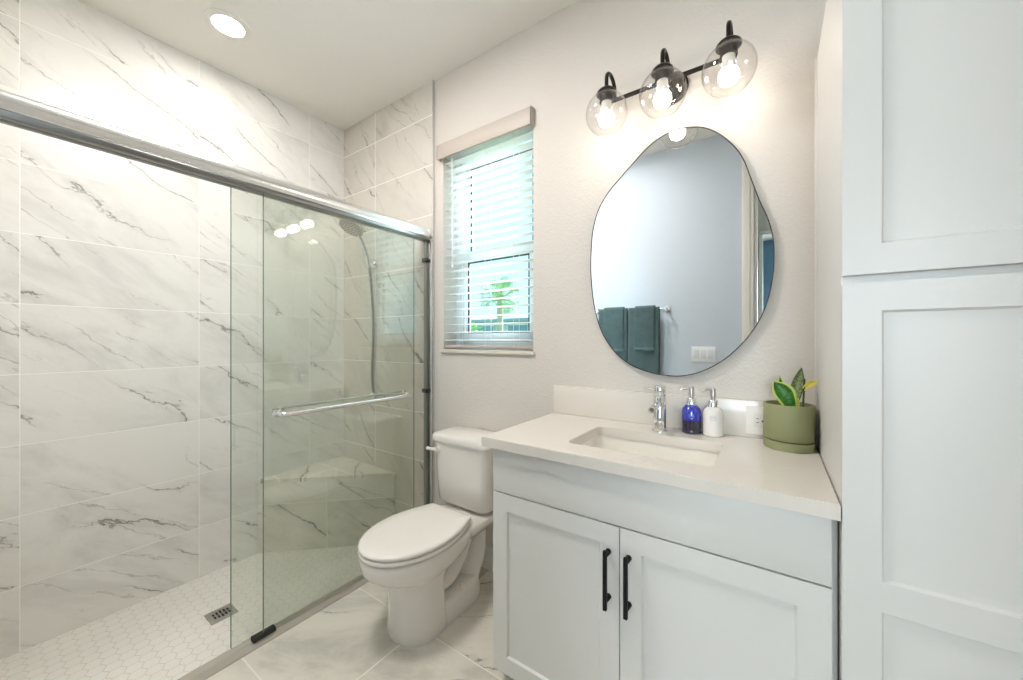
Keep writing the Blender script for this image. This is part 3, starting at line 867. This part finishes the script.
# basin: hollow undermount bowl
snk = thing('sink_basin', ((SX0 + SX1) / 2, (SY0 + SY1) / 2, 0.70), 'white rectangular undermount sink set below the quartz counter', 'sink')
bm = BM()
def ring(z, ins, r): return [(x, y, z) for x, y in rrect(SX0 - 0.006 + ins, SX1 + 0.006 - ins, SY0 - 0.006 + ins, SY1 + 0.006 - ins, r, 8)]
loft(bm, [ring(ZC - 0.034, -0.012, 0.03), ring(ZC - 0.034, 0.0, 0.028), ring(ZC - 0.06, 0.004, 0.03), ring(ZC - 0.115, 0.014, 0.04), ring(ZC - 0.137, 0.030, 0.045), ring(ZC - 0.145, 0.060, 0.05), ring(ZC - 0.149, 0.125, 0.01)], cap0=False, cap1=True)
bo = obj('bowl', bm, M['basin'], snk, ang=60)
bo.modifiers.new('wall', 'SOLIDIFY').thickness = 0.008; bo.modifiers['wall'].offset = 1 if False else -1
bm = BM(); lathe(bm, [(0.022, 0), (0.022, 0.003), (0.016, 0.004), (0.0, 0.004)], ((SX0 + SX1) / 2, (SY0 + SY1) / 2, ZC - 0.1488), 24)
obj('drain_ring', bm, M['chrome'], snk)

# faucet
fx, fy = -0.344, 1.462
fau = thing('faucet', (fx, fy, ZC), 'chrome cylindrical single hole faucet standing behind the sink', 'faucet')
bm = BM(); lathe(bm, [(0.029, 0), (0.029, 0.004), (0.0265, 0.007), (0.0225, 0.008), (0.0225, 0.128), (0.0215, 0.130)], (fx, fy, ZC), 36)
obj('body', bm, M['chrome'], fau)
bm = BM(); tube(bm, [(fx, fy - 0.012, ZC + 0.104), (fx, fy - 0.06, ZC + 0.100), (fx, fy - 0.112, ZC + 0.094)], 0.0125, 18)
sp = obj('spout', bm, M['chrome'], fau)
bm = BM(); tube(bm, [(fx, fy - 0.1122, ZC + 0.094), (fx, fy - 0.1134, ZC + 0.0938)], 0.0072, 16); obj('aerator', bm, M['dark_metal'], sp)
bm = BM(); lathe(bm, [(0.0215, 0.132), (0.0225, 0.134), (0.0225, 0.164), (0.021, 0.167), (0.0, 0.1675)], (fx, fy, ZC), 36)
tube(bm, [(fx - 0.018, fy - 0.010, ZC + 0.153), (fx - 0.052, fy - 0.028, ZC + 0.156)], 0.0032, 10)
obj('lever_handle', bm, M['chrome'], fau)

# soap dispensers
def dispenser(x, y, label, glass, dark, ink):
    t = thing('soap_dispenser', (x, y, ZC), label, 'soap dispenser', 'pump soap bottles by the faucet')
    r = 0.0325
    if dark is not None:
        bm = BM(); lathe(bm, [(r - 0.004, 0), (r, 0.004), (r, 0.048)], (x, y, ZC), 40); lo = obj('filled_base', bm, dark, t)
        bm = BM(); lathe(bm, [(r, 0.048), (r, 0.078), (r - 0.003, 0.090), (r - 0.011, 0.099), (0.015, 0.103)], (x, y, ZC), 40)
    else:
        bm = BM(); lathe(bm, [(r - 0.004, 0), (r, 0.004), (r, 0.078), (r - 0.003, 0.090), (r - 0.011, 0.099), (0.015, 0.103)], (x, y, ZC), 40)
    bt = obj('bottle', bm, glass, t)
    # round printed emblem: a ring with a small monogram, following the curve of the bottle
    bm = BM(); d = Vector((-x, -y, 0)).normalized(); base = math.atan2(d.y, d.x); zc = ZC + 0.066
    def on(u, v, o=0.0003): 
        a = base + u / r; return (x + (r + o) * math.cos(a), y + (r + o) * math.sin(a), zc + v)
    N = 28
    def strip(pa, pb):
        A = [bm.verts.new(on(*p)) for p in pa]; B = [bm.verts.new(on(*p)) for p in pb]
        for k in range(len(A) - 1): bm.faces.new((A[k], A[k + 1], B[k + 1], B[k]))
    strip([(0.0092 * math.cos(2 * PI * k / N), 0.0092 * math.sin(2 * PI * k / N)) for k in range(N + 1)], [(0.0078 * math.cos(2 * PI * k / N), 0.0078 * math.sin(2 * PI * k / N)) for k in range(N + 1)])
    strip([(-0.004, 0.004), (-0.004, -0.004)], [(-0.0026, 0.004), (-0.0026, -0.004)])
    strip([(-0.004, 0.004), (0.0, -0.001)], [(-0.0022, 0.004), (0.0, 0.0012)])
    strip([(0.004, 0.004), (0.0, -0.001)], [(0.0022, 0.004), (0.0, 0.0012)])
    strip([(0.004, 0.004), (0.004, -0.004)], [(0.0026, 0.004), (0.0026, -0.004)])
    obj('printed_emblem', bm, ink, bt)
    bm = BM(); lathe(bm, [(0.0165, 0.101), (0.0165, 0.123), (0.0150, 0.125), (0.0, 0.125)], (x, y, ZC), 30); obj('collar', bm, M['chrome'], t)
    bm = BM(); lathe(bm, [(0.0065, 0.125), (0.0065, 0.135), (0.0085, 0.136), (0.0085, 0.164), (0.0075, 0.166), (0, 0.1665)], (x, y, ZC), 20)
    nd = Vector((-0.93, -0.36, 0))
    p0 = Vector((x, y, ZC + 0.160)); tube(bm, [p0, p0 + nd * 0.018, p0 + nd * 0.030 + Vector((0, 0, -0.002)), p0 + nd * 0.036 + Vector((0, 0, -0.007))], [0.0045, 0.0042, 0.0036, 0.003], 10)
    obj('pump', bm, M['nickel'], t)
    return t
dispenser(-0.2415, 1.495, 'cobalt blue pump soap bottle with dark lower half beside the faucet', M['blue_glass'], M['blue_dark'], M['emblem_white'])
dispenser(-0.1715, 1.495, 'plain white pump soap bottle right of the blue bottle', M['white_bottle'], None, M['emblem_grey'])

# outlet on the backsplash
ol = thing('wall_outlet', (-0.016, D - 0.021, 0.933), 'white electrical outlet on the backsplash behind the green pot', 'outlet')
obj('cover_plate', bx(-0.074, 0.042, D - 0.027, D - 0.0212, 0.885, 0.981, 0.002), M['plate'], ol)
obj('device', bx(-0.053, 0.021, D - 0.0295, D - 0.026, 0.909, 0.957, 0.001), M['plate_in'], ol)
bm = BM()
for cx in (-0.034, 0.002):
    box(bm, cx - 0.010, cx - 0.003, D - 0.0301, D - 0.029, 0.9385, 0.9405); box(bm, cx - 0.010, cx - 0.003, D - 0.0301, D - 0.029, 0.925, 0.927)
    tube(bm, [(cx + 0.008, D - 0.0292, 0.9325), (cx + 0.008, D - 0.0302, 0.9325)], 0.003, 10)
obj('slots', bm, M['slot'], ol, smooth=False)

# green pot with its plant
px, py = 0.0430, 1.461
pp = thing('potted_snake_plant', (px, py, ZC), 'small snake plant in sage green ceramic pot on the counter corner', 'potted plant')
rp = 0.066
bm = BM(); lathe(bm, [(rp - 0.002, 0), (rp, 0.002), (rp, 0.0245), (rp - 0.002, 0.0265), (rp - 0.012, 0.0265)], (px, py, ZC), 56); obj('saucer', bm, M['pot'], pp)
bm = BM(); lathe(bm, [(rp - 0.012, 0.0262), (rp - 0.005, 0.0285), (rp - 0.0012, 0.0300), (rp, 0.032), (rp, 0.137), (rp - 0.0015, 0.139), (rp - 0.0055, 0.139), (rp - 0.007, 0.137), (rp - 0.008, 0.125), (rp - 0.02, 0.10)], (px, py, ZC), 56); obj('pot', bm, M['pot'], pp)
bm = BM(); lathe(bm, [(rp - 0.0085, 0.112), (rp - 0.0085, 0.121), (0.04, 0.124), (0.0, 0.125)], (px, py, ZC), 40); obj('soil', bm, M['soil'], pp)
def leaf(name, root, tip, width, mat, curl=0.006, facing=(0, -1, 0), bend=(0, 0, 0)):
    root, tip = Vector(root), Vector(tip); f = Vector(facing)
    ax = (tip - root); side = ax.cross(f).normalized(); nrm = side.cross(ax).normalized()
    bm = BM(); uvl = bm.loops.layers.uv.new('UVMap')
    NS, NW = 14, 6; grid = []
    for i in range(NS + 1):
        t = i / NS
        w = width * (0.42 + 0.58 * math.sin(min(1, t * 1.55) * PI / 2)) * (1 - max(0, (t - 0.45) / 0.55) ** 2.2) + 0.0006
        c = root + ax * t + Vector(bend) * (4 * t * (1 - t))
        row = []
        for k in range(NW + 1):
            s = -1 + 2 * k / NW
            row.append((bm.verts.new(c + side * (s * w) + nrm * (-curl + curl * 1.6 * s * s)), (k / NW, t)))
        grid.append(row)
    for i in range(NS):
        for k in range(NW):
            q = [grid[i][k], grid[i][k + 1], grid[i + 1][k + 1], grid[i + 1][k]]
            fc = bm.faces.new([v for v, _ in q])
            for lp, (_, uv) in zip(fc.loops, q): lp[uvl].uv = uv
    o = obj(name, bm, mat, pp, ang=80)
    md = o.modifiers.new('thickness', 'SOLIDIFY'); md.thickness = 0.0018
    return o
zs = ZC + 0.118
leaf('leaf', (0.053, 1.438, zs), (0.004, 1.436, ZC + 0.208), 0.029, M['leaf'], 0.007, (0.12, -1, 0.1), (0.004, -0.004, 0.008))
leaf('leaf', (0.032, 1.462, zs), (0.020, 1.465, ZC + 0.226), 0.010, M['leaf'], 0.003)
leaf('leaf', (0.052, 1.470, zs), (0.076, 1.474, ZC + 0.252), 0.0165, M['leaf_grey'], 0.005, (-0.1, -1, 0))
leaf('leaf', (0.060, 1.447, zs), (0.066, 1.440, ZC + 0.160), 0.0065, M['leaf_yellow'], 0.002)
bm = BM(); tube(bm, smooth_path([(0.077, 1.442, zs), (0.079, 1.442, ZC + 0.165), (0.081, 1.442, ZC + 0.220)], 5), [0.0026] * 11, 8); obj('stem', bm, M['stem'], pp)
leaf('leaf', (0.078, 1.440, ZC + 0.188), (0.113, 1.434, ZC + 0.214), 0.0105, M['leaf_yellow'], 0.005, (-0.2, -0.9, -0.5), (0, 0, 0.006))

# ================================================================== mirror
MP = [(-0.221, 1.996), (-0.167, 1.96), (-0.116, 1.9), (-0.084, 1.84), (-0.06, 1.762), (-0.037, 1.686), (-0.013, 1.618), (0.001, 1.553), (0.004, 1.49), (0.001, 1.428), (-0.013, 1.346), (-0.039, 1.273), (-0.082, 1.203), (-0.141, 1.14), (-0.207, 1.097), (-0.277, 1.074), (-0.352, 1.073), (-0.431, 1.09), (-0.5, 1.124), (-0.558, 1.18), (-0.604, 1.26), (-0.633, 1.367), (-0.646, 1.49), (-0.645, 1.6), (-0.636, 1.689), (-0.611, 1.77), (-0.567, 1.834), (-0.516, 1.882), (-0.464, 1.928), (-0.409, 1.974), (-0.352, 2.003), (-0.287, 2.011)]
def closed_spline(P, n=5):
    out = []; L_ = len(P)
    for i in range(L_):
        p0, p1, p2, p3 = [Vector((*P[(i + k) % L_], 0)) for k in (-1, 0, 1, 2)]
        for k in range(n):
            t = k / n
            q = 0.5 * ((2 * p1) + (-p0 + p2) * t + (2 * p0 - 5 * p1 + 4 * p2 - p3) * t * t + (-p0 + 3 * p1 - 3 * p2 + p3) * t ** 3)
            out.append((q.x, q.y))
    return out
mo = closed_spline(MP)
cxm, czm = -0.32, 1.54
def grow(P, d):
    out = []
    for i, p in enumerate(P):
        a, b = P[i - 1], P[(i + 1) % len(P)]; t = Vector((b[0] - a[0], b[1] - a[1])).normalized(); nrm = Vector((t.y, -t.x))
        if nrm.dot(Vector((p[0] - cxm, p[1] - czm))) < 0: nrm = -nrm
        out.append((p[0] + nrm.x * d, p[1] + nrm.y * d))
    return out
mir = thing('wall_mirror', (cxm, D, czm), 'large frameless pebble shaped mirror hung above the vanity', 'mirror')
bm = BM(); loft(bm, [[(x, D - 0.0165, z) for x, z in mo], [(x, D - 0.0200, z) for x, z in mo]])
obj('mirror_glass', bm, M['mirror'], mir, ang=20)
bm = BM()
go = grow(mo, 0.0032)
loft(bm, [[(x, D - 0.0005, z) for x, z in go], [(x, D - 0.0215, z) for x, z in go], [(x, D - 0.0215, z) for x, z in mo], [(x, D - 0.017, z) for x, z in mo], [(x, D - 0.0005, z) for x, z in mo]], False, False)
obj('edge_band', bm, M['mirror_edge'], mir, ang=30)

# ================================================================== vanity light
vl = thing('vanity_light', (-0.32, D, 2.19), 'dark bronze wall light with three clear glass globes above the mirror', 'wall light')
bm = BM(); tube(bm, [(-0.32, D, 2.185), (-0.32, D - 0.014, 2.185), (-0.32, D - 0.019, 2.185)], [0.060, 0.060, 0.054], 40); obj('back_plate', bm, M['bronze'], vl)
bm = BM(); tube(bm, [(-0.545, D - 0.055, 2.192), (-0.100, D - 0.055, 2.192)], 0.0085, 16); tube(bm, [(-0.32, D - 0.015, 2.19), (-0.32, D - 0.055, 2.192)], 0.011, 14)
obj('bar', bm, M['bronze'], vl)
YL = D - 0.150
for gx in (-0.529, -0.3215, -0.116):
    bm = BM()
    pth = [(gx, D - 0.055, 2.192), (gx, D - 0.056, 2.225)]
    for k in range(0, 13):
        a = PI * k / 12; pth.append((gx, D - 0.1025 + 0.0465 * math.cos(a), 2.225 + 0.040 * math.sin(a)))
    pth.append((gx, YL + 0.001, 2.182))
    tube(bm, pth, 0.0075, 12); obj('arm', bm, M['bronze'], vl, ang=60)
    bm = BM(); lathe(bm, [(0.010, 0.072), (0.030, 0.066), (0.037, 0.058), (0.038, 0.051), (0.030, 0.049), (0.026, 0.045), (0.026, 0.020), (0.022, 0.020)], (gx, YL, 2.114), 36)
    sk = obj('socket', bm, M['bronze'], vl)
    # open bottomed clear globe
    bm = BM(); pr = []
    for k in range(25):
        a = R(25 + (141 - 25) * k / 24); pr.append((0.080 * math.sin(a), 0.080 * math.cos(a)))
    pr_in = [(0.0778 * math.sin(R(25 + 116 * k / 24)), 0.0778 * math.cos(R(25 + 116 * k / 24))) for k in range(24, -1, -1)]
    pr = pr + [(pr[-1][0] + 0.001, pr[-1][1] - 0.0035), (pr_in[0][0] - 0.0005, pr[-1][1] - 0.003)] + pr_in
    lathe(bm, pr, (gx, YL, 2.090), 48, cap=False)
    obj('globe', bm, M['globe'], sk, ang=80)
    bm = BM(); lathe(bm, [(0.019, 0.042), (0.019, 0.012), (0.021, 0.002), (0.025, -0.008)], (gx, YL, 2.096), 28); bb = obj('bulb_neck', bm, M['bulb_base'], sk)
    bm = BM(); lathe(bm, [(0.024, 0.018), (0.029, 0.008), (0.0305, -0.002), (0.029, -0.012), (0.024, -0.022), (0.015, -0.028), (0.0, -0.0305)], (gx, YL, 2.071), 32); obj('bulb', bm, M['bulb'], sk, ang=80)

# ceiling recessed light over the shower
rl = thing('recessed_light', (-2.178, 0.705, H), 'round recessed ceiling light glowing above the shower', 'ceiling light')
bm = BM(); lathe(bm, [(0.098, 0.0), (0.097, -0.003), (0.080, -0.006), (0.066, -0.0045), (0.062, 0.0)], (-2.178, 0.705, H), 48, cap=False); obj('trim_ring', bm, M['white_trim'], rl)
bm = BM(); lathe(bm, [(0.063, -0.0015), (0.0, -0.0015)], (-2.178, 0.705, H), 40, cap=False); obj('lens', bm, M['can'], rl)

# unseen ceiling lamp, added to fill the room with light
fm = thing('added_ceiling_lamp', (-1.28, 0.46, H), 'round opal flush lamp added out of view on the ceiling as room fill light', 'ceiling light')
bm = BM(); lathe(bm, [(0.180, 0.0), (0.192, -0.003), (0.194, -0.022), (0.186, -0.026)], (-1.28, 0.46, H), 44); obj('base_ring', bm, M['satin'], fm)
bm = BM(); lathe(bm, [(0.185, -0.020), (0.187, -0.028), (0.178, -0.0335), (0.10, -0.036), (0.0, -0.0365)], (-1.28, 0.46, H), 44); obj('diffuser', bm, M['fill_lamp'], fm, ang=80)

# ================================================================== linen cabinet
LX0, LX1, LF = 0.116, 0.610, 1.014
lin_c = thing('linen_cabinet', (0.36, 1.28, 0), 'tall white linen cabinet beside the vanity counter', 'cabinet')
bm = BM(); box(bm, LX0 + 0.002, LX1, LF + 0.0205, D - 0.001, 0.0, 2.106)
obj('body', bm, M['cabinet'], lin_c, smooth=False)
obj('scribe_strip', bx(LX0 - 0.004, LX0 + 0.003, D - 0.034, D - 0.0215, 0.871, 2.102, 0.001), M['cabinet'], lin_c)
shaker('upper_door', lin_c, LX0 + 0.002, LX1 - 0.002, 1.3395, 2.098, LF)
shaker('lower_door', lin_c, LX0 + 0.002, LX1 - 0.002, 0.075, 1.3225, LF, rails=[(0.075, 0.133), (0.675, 0.734), (1.2665, 1.3225)])

# ================================================================== opposite wall: towel bar, towels, switches (seen in the mirror)
yb = YF + 0.060
tb = thing('towel_bar', (-0.97, YF, 1.46), 'chrome towel bar holding teal towels on the wall facing the mirror', 'towel bar')
bm = BM(); tube(bm, [(-1.262, yb, 1.460), (-0.690, yb, 1.460)], 0.008, 14); obj('rod', bm, M['chrome'], tb)
for x in (-1.262, -0.690):
    bm = BM(); tube(bm, [(x, YF + 0.0005, 1.46), (x, YF + 0.010, 1.46), (x, YF + 0.012, 1.46), (x, yb + 0.012, 1.46)], [0.024, 0.024, 0.012, 0.014], 20); obj('post', bm, M['chrome'], tb)
def towel(name, x0, x1, rad, zf, zb, label, cat, group, seed, hem):
    rn = random.Random(seed); bm = BM()
    path = [(yb - rad, zb)]
    nb = 10
    for k in range(1, nb): path.append((yb - rad, zb + (1.46 - zb) * k / nb))
    for k in range(9):
        a = PI - PI * k / 8; path.append((yb + rad * math.cos(a), 1.46 + rad * math.sin(a)))
    nf = 16
    for k in range(1, nf + 1): path.append((yb + rad, 1.46 + (zf - 1.46) * k / nf))
    NX = 14; ph = rn.uniform(0, 6); rows = []
    for i, (y, z) in enumerate(path):
        front = y > yb; drop = max(0, 1.46 - z)
        row = []
        for k in range(NX + 1):
            t = k / NX; x = x0 + (x1 - x0) * t
            w = 0.004 * math.sin(t * 9 + ph) * min(1, drop * 4) if front else 0
            row.append(bm.verts.new((x + 0.006 * drop * (t - 0.5), y + w, z + (0.004 * math.sin(t * 5 + ph) if i == len(path) - 1 else 0))))
        rows.append(row)
    for i in range(len(rows) - 1):
        for k in range(NX):
            f = bm.faces.new((rows[i][k], rows[i][k + 1], rows[i + 1][k + 1], rows[i + 1][k]))
            if hem and i >= len(rows) - 2: f.material_index = 1
    o = obj(name, bm, [M['towel'], M['towel_hem']], None, ((x0 + x1) / 2, yb, 1.46), True, 80)
    md = o.modifiers.new('pile', 'SOLIDIFY'); md.thickness = 0.006; md.offset = 0
    tag(o, label, cat, group)
towel('bath_towel', -1.240, -0.990, 0.0125, 0.78, 0.82, 'long teal bath towel hanging at the shower end of the bar', 'towel', 'bath towels on the bar', 1, False)
towel('bath_towel', -0.982, -0.735, 0.0125, 0.78, 0.82, 'long teal bath towel hanging at the switch end of the bar', 'towel', 'bath towels on the bar', 2, False)
towel('hand_towel', -1.190, -1.020, 0.0250, 1.112, 1.16, 'small teal hand towel over the shower end bath towel', 'towel', 'hand towels on the bar', 3, True)
towel('hand_towel', -0.925, -0.770, 0.0250, 1.125, 1.16, 'small teal hand towel over the switch end bath towel', 'towel', 'hand towels on the bar', 4, True)
sw = thing('light_switch', (-0.43, YF, 1.10), 'white three rocker light switch plate on the wall facing the mirror', 'light switch')
obj('cover_plate', bx(-0.514, -0.346, YF + 0.0005, YF + 0.006, 1.042, 1.158, 0.002), M['switch'], sw)
for k in range(3):
    x = -0.43 + (k - 1) * 0.046
    bm = BM(); box(bm, x - 0.0165, x + 0.0165, YF + 0.005, YF + 0.009, 1.067, 1.133, 0.001)
    obj('rocker', bm, M['switch_in'], sw)
